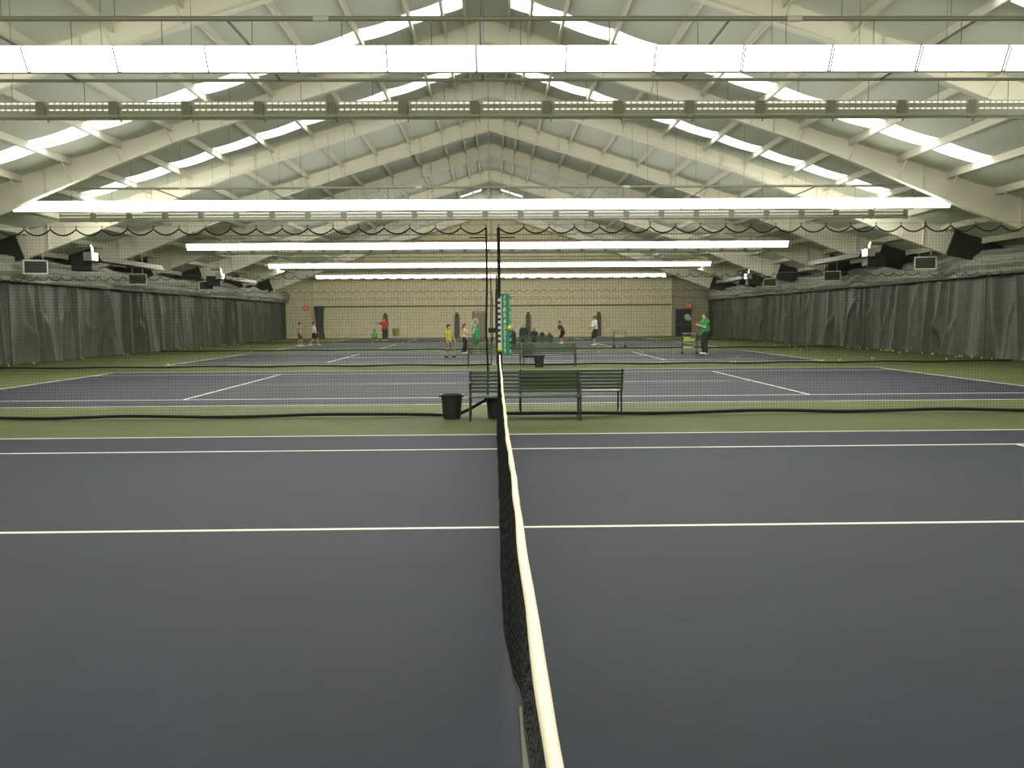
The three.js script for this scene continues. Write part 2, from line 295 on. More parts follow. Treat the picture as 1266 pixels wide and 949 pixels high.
// ------------------------------------------------------------------ light rows
{
  // cross-section facing the camera: lens top edge at z = 0, lens bottom edge 17 cm further back
  const L = FIX_L - 0.012, prof = [[0, 0.155], [-0.2, 0.155], [-0.22, 0.1], [-0.22, -0.155], [-0.175, -0.15]];
  const sh = new THREE.Shape(); prof.forEach(([z, y], i) => i ? sh.lineTo(z, y) : sh.moveTo(z, y)); sh.closePath();
  const housing = new THREE.ExtrudeGeometry(sh, { depth: L, bevelEnabled: false }).translate(0, 0, -L / 2).rotateY(-Math.PI / 2);
  housing.translate(0, 0, 0.085);
  // extrude lies along x after the turn, profile z runs to world z
  const a = Math.atan2(0.17, 0.29), lens = rbx(L - 0.012, 0.332, 0.012, 0, 0, 0, 0.004).rotateX(a).translate(0, 0, 0.008);
  const rib = bx(0.014, 0.34, 0.08, -FIX_L / 2 + 0.007, 0, 0.02).rotateX(a).translate(0, 0, 0.008);
  const slotRow = y => merge(Array.from({ length: 10 }, (_, i) => bx(0.066, 0.018, 0.006, -0.39 + i * 0.1, y, -0.137)));
  const s1 = slotRow(0.118), s2 = slotRow(0.012), ledge = rbx(L, 0.05, 0.03, 0, 0.07, -0.14, 0.008), conduit = bar(v3(-FIX_L / 2 + 0.004, -0.105, -0.165), v3(FIX_L / 2 - 0.004, -0.105, -0.165), 0.028, 8);
  const bracket = rbx(0.15, 0.3, 0.05, -FIX_L / 2 + 0.08, -0.0, -0.145, 0.01), hook = bar(v3(0, 0.155, -0.03), v3(0, 0.5, -0.03), 0.006, 5);
  const rows = [];
  FRONT_ROWS.forEach((d, i) => rows.push([d, 0, `lit fixture facing the camera in the light row beyond the ${['nearest', 'second', 'middle', 'fourth', 'farthest'][i]} court`, `lit row beyond court ${i + 1}`]));
  BACK_ROWS.forEach((d, i) => { if (i) rows.push([d, Math.PI, `slotted back of a fixture in the light row before the ${['', 'second', 'middle', 'fourth', 'farthest'][i]} court`, `turned light row before court ${i + 1}`]); });
  for (const [d, turn, label, group] of rows) {
    const f = thing('light_fixture', label, 'light', [0, ROW_Y, d], turn, group);
    const hs = part('housing', housing, M.housing, f); part('lens', lens, M.lens, f); part('hanger', hook, M.rod, f); part('end_rib', rib, M.black, f);
    if (turn) { part('lit_slots', s1, M.slot, hs); part('lit_slots', s2, M.slot, hs); part('ledge', ledge, M.housing, hs); part('conduit', conduit, M.housing, f); part('bracket', bracket, M.bracket, f); }
    const half = FIX_N / 2;
    for (let k = 0; k < FIX_N; k++) {
      const x = ROW_CX + (k - half + 0.5) * FIX_L;
      if (d < 13 && Math.abs(x) > 8.6 || d > 13 && d < 16 && Math.abs(x) > 10.4) { continue; }
      const o = f.used ? copy(f) : f; f.used = true; o.position.x = x;
    }
    delete f.used;
  }
  // the row over the near sideline, just above and behind the picture, whose light falls on the near court and on the camera side of everything
  const r0 = thing('light_row', 'lit fixture row above the near sideline behind the camera', 'light', [ROW_CX, ROW_Y, BACK_ROWS[0]], Math.PI, null, 'structure');
  part('housing', housing.clone().scale(FIX_N, 1, 1), M.housing, r0); part('lens', lens.clone().scale(FIX_N, 1, 1), M.lens, r0);
  // pipes that carry a pair of rows
  for (let i = 0; i < 5; i++) {
    const d0 = FRONT_ROWS[i], d1 = BACK_ROWS[i + 1] ?? d0 + 2, x0 = ROW_CX - 14.9, x1 = ROW_CX + 14.9, y = 5.63;
    const t = thing('light_support_frame', `pipe frame hung from the roof above the light rows beyond the ${['nearest', 'second', 'middle', 'fourth', 'farthest'][i]} court`, 'pipe frame', [0, 0, 0], 0, 'light support frames');
    part('pipe', bar(V(x0, y, d0), V(x1, y, d0), 0.035, 8), M.pipe, t); part('pipe', bar(V(x0, y, d1), V(x1, y, d1), 0.03, 8), M.pipe, t);
    for (let k = -4; k <= 4; k++) { const x = ROW_CX + 0.05 + k * 3.4; part('cross_bar', bar(V(x, y, d0), V(x, y, d1), 0.022, 6), M.rod, t); }
    for (let k = -5; k <= 5; k++) for (const d of [d0, d1]) { const x = CX + Math.sign(k) * PURLINS[3 + Math.abs(k) * 1] * (k ? 1 : 0); part('hanger_rod', bar(V(x, y, d), V(x, roofY(x) - 0.15, d), 0.005, 5), M.rod, t); }
    const sleeves = [-9.5, -2.3, 4.1, 11]; for (const x of sleeves) part('coupling', bar(V(x - 0.1, y, d0), V(x + 0.1, y, d0), 0.043, 8), M.whiteframe, t);
  }
}

// ------------------------------------------------------------------ side curtains, valances, heaters, air outlets
const CURT = { '-1': -17.9, 1: 18.5 };
{
  const fold = (seedN) => {   // one curtain panel: pleats, tucks and swooping drapes
    seed = seedN; const pl = Array.from({ length: 6 }, () => [rnd(), rr(0.012, 0.04), rr(0.06, 0.2), rr(-0.08, 0.08)]), sw = Array.from({ length: 4 }, () => [rnd(), rr(0.45, 0.98), rr(0.08, 0.24) * (rnd() < 0.7 ? 1 : -1), rr(0.5, 1.4), rr(0.07, 0.15)]), ph = rr(0, 6);
    return (u, v) => {
      let z = 0.09 * Math.sin(u * 9 + ph) * (0.4 + 0.6 * (1 - v)) + 0.045 * Math.sin(u * 23 + 1.5 * v + ph * 3) + 0.008 * Math.sin(u * 61 + 3 * v);
      for (const [c, w, h, lean] of pl) { const q = (u - c - lean * (1 - v)) / w; z += h * Math.exp(-q * q) * (0.3 + 0.7 * (1 - v * 0.5)); }
      for (const [c, top, w, bend, h] of sw) { if (v < top) { const k = (top - v) / top, path = c + w * (1 - Math.exp(-bend * 2.4 * k)) * 0.9, q = (u - path) / 0.03; z += h * Math.exp(-q * q) * Math.min(1, k * 3) * (1 - 0.3 * k); } }
      z += 0.10 * Math.pow(1 - v, 6) * (0.5 + 0.5 * Math.sin(u * 21 + ph));
      const e = Math.min(1, Math.min(u, 1 - u) / 0.07), k = e * e * (3 - 2 * e);
      return 0.13 + (z - 0.13) * k;
    };
  };
  for (const s of [-1, 1]) {
    const n = 9, d0 = 27.5, d1 = 76, w = (d1 - d0) / n;
    for (let k = 0; k < n; k++) {
      const f = fold(101 + k * 37 + (s > 0 ? 991 : 0)), a = d0 + k * w, t = thing('backdrop_curtain', s < 0 ? 'dark olive backdrop curtain panel along the side wall behind the two children' : 'dark olive backdrop curtain panel along the side wall behind the coach', 'curtain', [CURT[s], 0, a + w / 2], 0, s < 0 ? 'backdrop curtains left of the courts' : 'backdrop curtains on the coach side');
      part('cloth', gridSurface(150, 36, (u, v) => [-s * f(u, v) - s * 0.02 * (k % 2), 0.015 + v * 3.03, -(u - 0.5) * w], [w, 3.1]), M.curtain, t);
      part('top_hem', bar(v3(0, 3.0, w / 2), v3(0, 3.0, -w / 2), 0.03, 6), M.curtain, t);
    }
    const vn = noiseTile(25, s > 0 ? 3 : 8), vm = noiseTile(60, s > 0 ? 12 : 31);
    const va = thing('valance', s < 0 ? 'grey netting bundled along the top of the curtains behind the two children' : 'grey netting bundled along the top of the curtains behind the coach', 'valance', [CURT[s], 0, 0], 0, 'netting bundles above the curtains');
    part('bundle', gridSurface(500, 22, (u, v) => {   // netting drawn up into a soft roll, creased along its length
      const d = 26 + u * 50, th = v * Math.PI, crease = 0.05 * Math.sin(v * 19 + 5 * vn(u, 0.2)) * (0.4 + vm(u, 0.5)), lump = 0.24 * (vn(u, v * 0.05) - 0.5) + 0.14 * (vm(u, v * 0.05 + 0.3) - 0.5);
      const top = 0.8 + 0.18 * vn(u, 0.7) + 0.05 * Math.sin(u * 50), out = 0.36 + lump;
      return [-s * (0.14 + out * Math.pow(Math.sin(Math.min(th * 0.86 + 0.35, Math.PI)), 0.7) + crease), 3.07 + top * v + 0.25 * crease, -d];
    }, [50, 1.4]), M.valance, va);
    part('bottom_seam', tube(Array.from({ length: 26 }, (_, i) => v3(-s * 0.38, 3.075 + rr(-0.02, 0.02), -(26 + i * 2))), 0.03, 130, 5), std(0x6a6e62, 0.7), va);
    // infrared tube heaters: burner box with shiny flue and a long hood
    const wh = s < 0 ? 'on the side of the two children' : 'on the coach side';
    [[s < 0 ? [112, 318] : [1074, 313], 'nearer'], [s < 0 ? [272, 342] : [925, 342], 'farther']].forEach(([px, which]) => {
      const p = atX(px[0], px[1], s * 15.4), t = thing('tube_heater', `${which} dark-hooded tube heater with shiny burner ${wh}`, 'heater', [p[0], p[1], p[2]]);
      const hd = new THREE.Shape(); hd.moveTo(-0.28, -0.12); hd.lineTo(-0.14, 0.1); hd.lineTo(0.14, 0.1); hd.lineTo(0.28, -0.12); hd.lineTo(0.26, -0.12); hd.lineTo(0.13, 0.085); hd.lineTo(-0.13, 0.085); hd.lineTo(-0.26, -0.12); hd.closePath();
      part('hood', new THREE.ExtrudeGeometry(hd, { depth: 6.5, bevelEnabled: false }).translate(0, 0, -6.9), M.hood, t);
      part('tube', bar(v3(0, -0.02, -0.3), v3(0, -0.02, -6.9), 0.05, 8), M.metal, t);
      part('burner_box', rbx(0.36, 0.34, 0.5, 0, 0.02, 0, 0.03), M.shiny, t); part('flue', [bar(v3(0.05, 0.15, 0), v3(0.05, 0.4, 0), 0.06, 8), bar(v3(0.05, 0.42, 0.03), v3(-s * -0.5, 0.42, 0.03), 0.06, 8)], M.shiny, t);
      part('control_box', rbx(0.8, 0.55, 0.6, s * 0.45, -0.22, -0.5, 0.03), M.black, t);
      for (const z of [-1, -6.2]) part('hanger', bar(v3(0, 0.08, z), v3(0, roofY(p[0]) - p[1] - 0.1, z), 0.008, 4), M.rod, t);
    });
    // air outlets hung on two rods
    const outs = s < 0 ? [[44, 330], [170, 345], [255, 353]] : [[1144, 325], [1029, 341], [952, 349]];
    outs.forEach(([u, v], i) => {
      const p = atX(u, v, s < 0 ? -16.5 : 16.9), t = thing('air_outlet', `pale-framed hanging air outlet, ${['first', 'second', 'third'][i]} down the hall ${wh}`, 'air outlet', [p[0], p[1], p[2]], -s * 0.35);
      part('box', rbx(0.76, 0.46, 0.5, 0, 0, -0.25, 0.02), M.pad, t);
      part('frame', [bx(0.8, 0.045, 0.03, 0, 0.23, 0.01), bx(0.8, 0.045, 0.03, 0, -0.23, 0.01), bx(0.045, 0.5, 0.03, -0.38, 0, 0.01), bx(0.045, 0.5, 0.03, 0.38, 0, 0.01)], M.whiteframe, t);
      for (let k = 0; k < 6; k++) part('louver', bx(0.7, 0.045, 0.012, 0, -0.17 + k * 0.068, 0.005).rotateX(0.0), M.dark, t);
      for (const x of [-0.22, 0.22]) part('hanger', bar(v3(x, 0.24, -0.2), v3(x, roofY(p[0]) - p[1] - 0.06, -0.2), 0.012, 5), M.whiteframe, t);
    });
  }
}

// ------------------------------------------------------------------ divider nets between the courts
function strand(list, a, b, r) { // thin four-sided strand
  list.push(bar(a, b, r, 3));
}
function fastStrands(segs, r) {   // many straight strands as one light mesh: three-sided prisms
  const p = [], idx = [], A = v3(), B = v3(), D = v3(), U = v3(), S = v3();
  for (const [ax, ay, az, bx_, by, bz] of segs) {
    A.set(ax, ay, az); B.set(bx_, by, bz); D.subVectors(B, A).normalize(); U.set(0, 1, 0); if (Math.abs(D.y) > 0.9) U.set(1, 0, 0); S.crossVectors(D, U).normalize(); U.crossVectors(S, D);
    const o = p.length / 3;
    for (const E of [A, B]) for (let k = 0; k < 3; k++) { const t = k * 2.0944 + 0.5; p.push(E.x + r * (Math.cos(t) * S.x + Math.sin(t) * U.x), E.y + r * (Math.cos(t) * S.y + Math.sin(t) * U.y), E.z + r * (Math.cos(t) * S.z + Math.sin(t) * U.z)); }
    for (let k = 0; k < 3; k++) { const n = (k + 1) % 3; idx.push(o + k, o + n, o + 3 + n, o + k, o + 3 + n, o + 3 + k); }
  }
  const g = new THREE.BufferGeometry(); g.setAttribute('position', new THREE.Float32BufferAttribute(p, 3)); g.setIndex(idx); const q = g.toNonIndexed(); q.computeVertexNormals(); return q;
}
{
  const DIV = [14.45, 30.1, 45.9, 61.6], TOP = 3.06, ord = ['nearest and second', 'second and middle', 'middle and fourth', 'fourth and farthest'];
  DIV.forEach((d, i) => {
    for (const s of [-1, 1]) {
      seed = 500 + i * 10 + s;
      const near = i === 0, gapX = s < 0 ? -0.125 : 0.072, endX = s < 0 ? -17.2 : 17.8, period = 0.41, cell = near ? 0.05 : 0.07;
      const t = thing('divider_net', `black divider net between the ${ord[i]} courts, ${s < 0 ? 'left half reaching the red-shirted coach side' : 'right half reaching the green-shirted coach side'}`, 'net', [0, 0, d], 0, 'divider nets');
      t.userData.label = `black divider net hung between the ${ord[i]} courts, half toward ${s < 0 ? 'the two walking children' : 'the coach in green'}`;
      const n = Math.floor(Math.abs(endX - gapX) / cell), wave = x => 0.06 * Math.sin(x * 0.9 + i) + 0.04 * Math.sin(x * 2.3);
      const top = x => { const k = Math.abs(x - gapX) / period; return TOP - 0.095 * (1 - Math.pow(2 * (k - Math.floor(k)) - 1, 2)); };
      const lift = x => near && s < 0 && x > -0.55 ? (x + 0.55) / 0.43 * 0.25 : 0, bot = x => 0.03 + lift(x) + 0.012 * (1 + Math.sin(x * 1.9 + i)) ;
      const segs = [];
      for (let k = 0; k <= n; k++) { const x = gapX + s * k * cell; segs.push([x, bot(x), wave(x), x, top(x), wave(x) * 0.2]); }
      const rows = Math.floor((TOP - 0.15) / cell), stp = 1.2;
      for (let r = 1; r <= rows; r++) { const y = r * cell; for (let x = 0; x < Math.abs(endX - gapX); x += stp) { const xa = gapX + s * x, xb = gapX + s * Math.min(x + stp, Math.abs(endX - gapX)); if (y < lift(xa)) continue; const q = 1 - 0.8 * y / TOP; segs.push([xa, y, wave(xa) * q, xb, y, wave(xb) * q]); } }
      tag(part('mesh', fastStrands(segs, near ? 0.0015 : 0.0011), M.netmesh, t), null, null, null, 'stuff');
      const N = Math.floor(Math.abs(endX - gapX) / 0.5), hemP = [];
      for (let k = 0; k <= N; k++) { const x = gapX + (endX - gapX) * k / N; hemP.push(v3(x, bot(x), wave(x) + rr(-0.02, 0.02))); }
      part('bottom_hem', tube(hemP, 0.028, N * 3, 6), M.hem, t);
      const tp = [], nt = Math.floor(Math.abs(endX - gapX) / period * 6); for (let k = 0; k <= nt; k++) { const x = gapX + s * k * period / 6; tp.push(v3(x, top(x), wave(x) * 0.2)); }
      part('top_rope', tube(tp, 0.013, nt, 5), M.hem, t);
      part('cable', bar(v3(gapX, TOP + 0.045, 0), v3(endX, TOP + 0.045, 0), 0.003, 4), M.rod, t);
      const hk = bar(v3(0, TOP - 0.01, 0), v3(0, TOP + 0.06, 0), 0.007, 4), hooks = []; for (let x = 0; x < Math.abs(endX - gapX); x += period) hooks.push(hk.clone().translate(gapX + s * x, 0, 0));
      part('hooks', hooks, M.hem, t);
      part('edge_rope', tube([v3(gapX, TOP, 0), v3(gapX + 0.005, 2.2, 0.02), v3(gapX - 0.01, 1.4, 0), v3(gapX + (s < 0 ? 0.01 : 0), 0.7, 0.01), v3(gapX, bot(gapX), wave(gapX))], s < 0 ? 0.016 : 0.026, 24, 6), M.hem, t);
      part('spreader_bar', bar(v3(gapX, 2.9, 0.01), v3(gapX + s * 0.27, 2.9, 0.01), 0.01, 5), M.hem, t);
    }
  });
}

// ------------------------------------------------------------------ the near net, its posts and the scorekeeper
{
  const D0 = 0.28, D1 = 13.08, C = COURT_D[0];
  const topY = d => { const t = Math.abs(d - C) / 6.4; return 0.914 + 0.156 * Math.pow(t, 1.25); };
  const lerp = (tbl, d) => { for (let i = 0; i + 1 < tbl.length; i++) if (d <= tbl[i + 1][0]) { const t = Math.max(0, (d - tbl[i][0]) / (tbl[i + 1][0] - tbl[i][0])), q = t; return tbl[i][1] + (tbl[i + 1][1] - tbl[i][1]) * q; } return tbl[tbl.length - 1][1]; };
  const botTbl = [[0.28, 0.78], [1.5, 0.74], [1.94, 0.665], [2.16, 0.61], [3.0, 0.33], [3.7, 0.12], [4.15, 0.04], [4.75, 0.02], [13.1, 0.02]];
  const latTbl = [[0.28, 0.0], [3.0, -0.003], [3.7, -0.016], [4.1, -0.023], [4.75, -0.041], [6.7, -0.04], [9, -0.042], [12, -0.05], [13.08, 0]];
  const pt = (d, v) => { const yt = topY(d) - 0.04, yb = lerp(botTbl, d), lat = lerp(latTbl, d); const bulge = Math.pow(Math.sin(v * Math.PI / 2), 1.4); return V(NET_X - 0.004 + lat * bulge + 0.004 * Math.sin(d * 5.3 + v * 7) * v, yt + (yb - yt) * v, d); };
  const net = thing('tennis_net', 'black tennis net with white top tape across the nearest blue court', 'net', [0, 0, 0]);
  seed = 77;
  const seg = [], q = p => [p.x, p.y, p.z], nd = 280, nv = 20;
  for (let k = 0; k <= nd; k++) { const d = D0 + (D1 - D0) * k / nd; for (let j = 0; j < nv; j++) { const a = pt(d + 0.012 * Math.sin(j * 2.1 + k), j / nv), b = pt(d + 0.012 * Math.sin((j + 1) * 2.1 + k), (j + 1) / nv); seg.push([...q(a), ...q(b)]); } }
  for (let j = 1; j <= nv; j++) for (let k = 0; k < nd; k++) { const da = D0 + (D1 - D0) * k / nd, db = D0 + (D1 - D0) * (k + 1) / nd; seg.push([...q(pt(da, j / nv)), ...q(pt(db, j / nv))]); }
  tag(part('mesh', fastStrands(seg, 0.0022), M.net, net), null, null, null, 'stuff');
  // top tape: a folded band round the cable, its thickness uneven along the length
  const nt = 260, ring = 10;
  const w1 = noiseTile(60, 4);
  part('top_tape', gridSurface(nt, ring, (u, v) => {
    const d = D0 + (D1 - D0) * u, th = v * Math.PI * 2, fat = 0.0105 * (0.9 + 0.35 * w1(u, 0.3)), hgt = 0.027 + 0.008 * w1(u, 0.7);
    const lat = 0.0022 * Math.sin(d * 2.1) + 0.0012 * Math.sin(d * 7.3 + 1);
    return [NET_X - 0.004 + lat + fat * Math.cos(th), topY(d) - 0.018 + hgt * Math.sin(th) * (Math.sin(th) > 0 ? 0.5 : 1), -d];
  }), std(0xf4eed6, 0.8, { side: THREE.DoubleSide }), net);
  const hem = []; for (let k = 0; k <= 60; k++) hem.push(pt(D0 + (D1 - D0) * k / 60, 1)); part('bottom_cord', tube(hem, 0.006, 180, 5), M.net, net);
  part('centre_strap', rbx(0.012, 0.9, 0.05, NET_X - 0.012, 0.45, -C, 0.004), M.net, net);
  const post = (d, label) => { const p = thing('net_post', label, 'post', [NET_X, 0, d]); part('tube', bar(v3(0, 0, 0), v3(0, 1.06, 0), 0.04, 12), M.black, p); part('cap', new THREE.SphereGeometry(0.042, 12, 6).translate(0, 1.06, 0), M.black, p); part('base_plate', rbx(0.11, 0.012, 0.11, 0, 0.006, 0, 0.003), M.black, p); return p; };
  post(13.13, 'black net post under the scorekeeper at the far end of the near net');

  // scorekeeper above the far post
  const sk = thing('scorekeeper', 'green and black tennis scorekeeper with white digits above the far net post', 'scorekeeper', [0, 1.06, 13.1]);
  const canvas = (w, h, draw) => { const c = document.createElement('canvas'); c.width = w; c.height = h; draw(c.getContext('2d')); const t = new THREE.CanvasTexture(c); t.colorSpace = THREE.SRGBColorSpace; return t; };
  const g1 = canvas(128, 900, x => { x.fillStyle = '#2e8a67'; x.fillRect(0, 0, 128, 900); x.fillStyle = '#dfe8dc'; x.textAlign = 'center'; x.textBaseline = 'middle'; x.font = 'bold 92px sans-serif'; ['/', '7', '6', '5', '4', '3', '2', '1', 'I', '1'].forEach((s, i) => x.fillText(s, 50, 50 + i * 88)); });
  const g2 = canvas(96, 900, x => { x.fillStyle = '#23261f'; x.fillRect(0, 0, 96, 900); x.fillStyle = '#d8d9cc'; for (let i = 0; i < 8; i++) x.fillRect(34, 60 + i * 88, 62, 46); x.fillRect(80, 20, 16, 860); x.fillStyle = '#d8d9cc'; x.fillRect(30, 760, 66, 110); });
  const face = (w, h, t) => { const g = new THREE.PlaneGeometry(w, h); return [g, std(0xffffff, 0.6, { map: t })]; };
  part('back_post', rbx(0.03, 0.95, 0.03, 0.07, 0.44, -0.06, 0.005), M.black, sk);
  const gb = part('green_board', rbx(0.115, 0.9, 0.02, 0.16, 0.45, 0, 0.004), std(0x2e8a67, 0.6), sk);
  { const [g, m] = face(0.11, 0.89, g1); part('green_digits', g.translate(0.16, 0.45, 0.0115), m, gb); }
  const bb = part('black_board', rbx(0.085, 0.84, 0.02, 0.062, 0.47, -0.005, 0.004), M.black, sk);
  { const [g, m] = face(0.082, 0.83, g2); part('white_tabs', g.translate(0.062, 0.47, 0.0065), m, bb); }
  for (let i = 0; i < 10; i++) part('tab', rbx(0.04, 0.048, 0.012, 0.226, 0.05 + i * 0.088, -0.002, 0.004), std(i % 2 ? 0x3f9a76 : 0x7cc0a4, 0.6), gb);
  for (const [x, y] of [[0.075, 0.085], [0.222, 0.395]]) part('ball_marker', new THREE.SphereGeometry(0.036, 16, 12).translate(x, y, 0.03), M.ball, sk);
}

// ------------------------------------------------------------------ benches and bins
function makeBench(name, label, len, mat, legMat, group) {
  const t = thing(name, label, 'bench', [0, 0, 0], 0, group);
  for (let i = 0; i < 6; i++) part('back_slat', rbx(len, 0.04, 0.018, 0, 0.43 + i * 0.058, -0.2 - i * 0.016, 0.006), mat, t);
  for (let i = 0; i < 5; i++) part('seat_slat', rbx(len, 0.02, 0.065, 0, 0.37 - i * 0.001, -0.14 + i * 0.078, 0.006), mat, t);
  for (const x of [-len / 2 + 0.03, len / 2 - 0.03]) {
    part('leg', bar(v3(x, 0, 0.22), v3(x, 0.37, 0.19), 0.017, 6), legMat, t); part('leg', bar(v3(x, 0, -0.22), v3(x, 0.38, -0.17), 0.017, 6), legMat, t);
    part('back_post', bar(v3(x, 0.37, -0.17), v3(x, 0.75, -0.29), 0.017, 6), legMat, t); part('armrest', [bar(v3(x, 0.37, 0.19), v3(x, 0.58, 0.16), 0.014, 6), bar(v3(x, 0.58, 0.16), v3(x, 0.58, -0.24), 0.014, 6)], legMat, t);
    part('foot', rbx(0.03, 0.025, 0.56, x, 0.0125, 0, 0.005), legMat, t); part('seat_rail', bar(v3(x, 0.355, 0.2), v3(x, 0.355, -0.18), 0.014, 6), legMat, t);
  }
  return t;
}
{
  const A = makeBench('slatted_bench', 'green slatted bench facing the near court, beside the black bin', 1.79, M.bench, M.benchdark, 'slatted benches at the divider nets'); A.position.set(0.47, 0, -14.0);
  const B = makeBench('slatted_bench', 'green slatted bench behind the first divider net, its back turned', 1.75, M.bench, M.benchdark, 'slatted benches at the divider nets'); B.position.set(1.27, 0, -14.95); B.rotation.y = Math.PI;
  const C2 = copy(A, 'dark bench at the second divider net, behind the scorekeeper'); C2.position.set(-0.02, 0, -29.6);
  const C3 = copy(A, 'dark bench at the second divider net with a grey jacket over it'); C3.position.set(1.83, 0, -29.6);
  const C4 = copy(B, 'dark bench at the third divider net carrying the sports bags'); C4.position.set(2.1, 0, -45.3); C4.rotation.y = 0;
  const cloth = thing('jacket', 'grey green jacket draped over the back of the second-divider bench', 'jacket', [1.12, 0, 29.6]);
  part('cloth', gridSurface(16, 24, (u, v) => { const a = v * 2 - 1, y = 0.785 - Math.abs(a) * (a > 0 ? 0.5 : 0.3), z = a > 0 ? -0.22 + 0.06 * a : -0.34; return [(u - 0.5) * 0.4 * (1 + 0.1 * a), y, (v < 0.52 && v > 0.48 ? -0.28 : z) + 0.015 * Math.sin(u * 18)]; }), std(0x4a5149, 0.85, { side: THREE.DoubleSide }), cloth);
  const binProf = [[0, 0], [0.135, 0], [0.14, 0.01], [0.17, 0.36], [0.185, 0.36], [0.187, 0.385], [0.176, 0.39], [0.165, 0.385], [0.135, 0.02], [0, 0.02]].map(([x, y]) => new THREE.Vector2(x, y));
  const bin = (p, label) => { const t = thing('waste_bin', label, 'bin', p, 0, 'black bins beside the benches'); const b = part('body', new THREE.LatheGeometry(binProf, 28), M.bin, t); part('rim', new THREE.TorusGeometry(0.183, 0.008, 6, 28).rotateX(Math.PI / 2).translate(0, 0.383, 0), M.bin, b); for (const s of [-1, 1]) part('grip', rbx(0.03, 0.03, 0.09, s * 0.19, 0.36, 0, 0.008), M.bin, b); return t; };
  bin([-0.7, 0, 14.2], 'black bin standing clear beside the green bench');
  bin([0.0, 0, 14.2 + 0.05], 'black bin tucked under the green bench behind the near net').scale.setScalar(0.86);
  bin([1.45, 0, 29.05], 'black bin in front of the second-divider bench');
}

// ------------------------------------------------------------------ bags at the third divider net
{
  const blob = (w, h, l, sq, sd) => { const g = new RoundedBoxGeometry(w, h, l, 5, Math.min(w, h, l) * 0.42), p = g.attributes.position, nz = noiseTile(5, sd); for (let i = 0; i < p.count; i++) { const x = p.getX(i), y = p.getY(i), z = p.getZ(i), k = 1 + 0.18 * (nz(x * 0.9 + 0.3, y * 0.9 + z) - 0.5) - sq * (y / h + 0.5) * 0.25; p.setXYZ(i, x * k, y, z * k); } g.computeVertexNormals(); return g.translate(0, h / 2, 0); };
  const bag = (pos, w, h, l, color, label, sd, accent) => { const t = thing('sports_bag', label, 'bag', pos, sd * 0.4, 'sports bags on the far bench'); const b = part('body', blob(w, h, l, 0.45, sd), std(color, 0.8), t); part('strap', new THREE.TorusGeometry(w * 0.3, 0.018, 5, 16, Math.PI).translate(0, h * 0.93, 0), M.black, t); part('pocket', rbx(w * 0.6, h * 0.4, 0.06, 0, h * 0.35, l * 0.43, 0.025), std(accent ?? color, 0.8), b); };
  bag([1.48, 0.385, 45.3], 0.55, 0.75, 0.36, 0x2e3a33, 'tall dark green bag on the far bench beside the scorekeeper', 2);
  bag([2.02, 0.385, 45.3], 0.56, 0.58, 0.34, 0x2c322c, 'dark round sports bag in the middle of the far bench', 3);
  bag([2.43, 0.385, 45.3], 0.33, 0.5, 0.3, 0x222a25, 'small black bag next to the red bag on the far bench', 4);
  bag([2.8, 0.385, 45.3], 0.36, 0.42, 0.3, 0x4a2624, 'red and black sports bag at the far bench end', 5, 0x8f3b34);
  bag([0.85, 0, 46.4], 0.6, 0.98, 0.4, 0x3c4a3d, 'tall dark equipment bag standing behind the far bench', 6);
}

// ------------------------------------------------------------------ ball carts, rackets, balls
const ballGeo = new THREE.SphereGeometry(0.033, 12, 8);
const seamGeo = tube(Array.from({ length: 25 }, (_, i) => { const t = i / 24 * Math.PI * 2, a = 0.44, p = v3(Math.cos(t) + a * Math.cos(3 * t) * 0.3, Math.sin(t) - a * Math.sin(3 * t) * 0.3, 0.75 * Math.sin(2 * t)); return p.normalize().multiplyScalar(0.0328); }), 0.0014, 40, 4);
function ballAt(p, label, group) { const t = thing('tennis_ball', label, 'ball', [p[0], p[1] + 0.033, p[2]], rnd() * 6, group); part('felt', ballGeo, M.ball, t); part('seam', seamGeo, M.line, t); return t; }
function makeCart(label, pos, turn) {
  const t = thing('ball_cart', label, 'ball cart', pos, turn), w = 0.42, l = 0.62, rail = (y, n) => part(n, [bar(v3(-w / 2, y, -l / 2), v3(w / 2, y, -l / 2), 0.012, 6), bar(v3(-w / 2, y, l / 2), v3(w / 2, y, l / 2), 0.012, 6), bar(v3(-w / 2, y, -l / 2), v3(-w / 2, y, l / 2), 0.012, 6), bar(v3(w / 2, y, -l / 2), v3(w / 2, y, l / 2), 0.012, 6)], M.grey, t);
  rail(0.9, 'top_rail'); rail(0.55, 'basket_rail'); rail(0.24, 'shelf_rail');
  for (const x of [-w / 2, w / 2]) for (const z of [-l / 2, l / 2]) { const lg = part('leg', bar(v3(x, 0.08, z), v3(x, 0.92, z), 0.014, 6), M.benchdark, t); part('caster', new THREE.CylinderGeometry(0.05, 0.05, 0.03, 12).rotateZ(Math.PI / 2).translate(x, 0.05, z), M.black, lg); }
  const wires = []; for (let i = 1; i < 9; i++) { const z = -l / 2 + l * i / 9; for (const x of [-w / 2, w / 2]) wires.push(bar(v3(x, 0.55, z), v3(x, 0.9, z), 0.004, 4)); wires.push(bar(v3(-w / 2, 0.55, z), v3(w / 2, 0.55, z), 0.004, 4)); wires.push(bar(v3(-w / 2, 0.24, z), v3(w / 2, 0.24, z), 0.004, 4)); }
  part('basket_wires', wires, M.grey, t); part('handle', bar(v3(-w / 2 - 0.02, 1.0, l / 2 + 0.12), v3(w / 2 + 0.02, 1.0, l / 2 + 0.12), 0.014, 6), M.benchdark, t);
  return t;
}
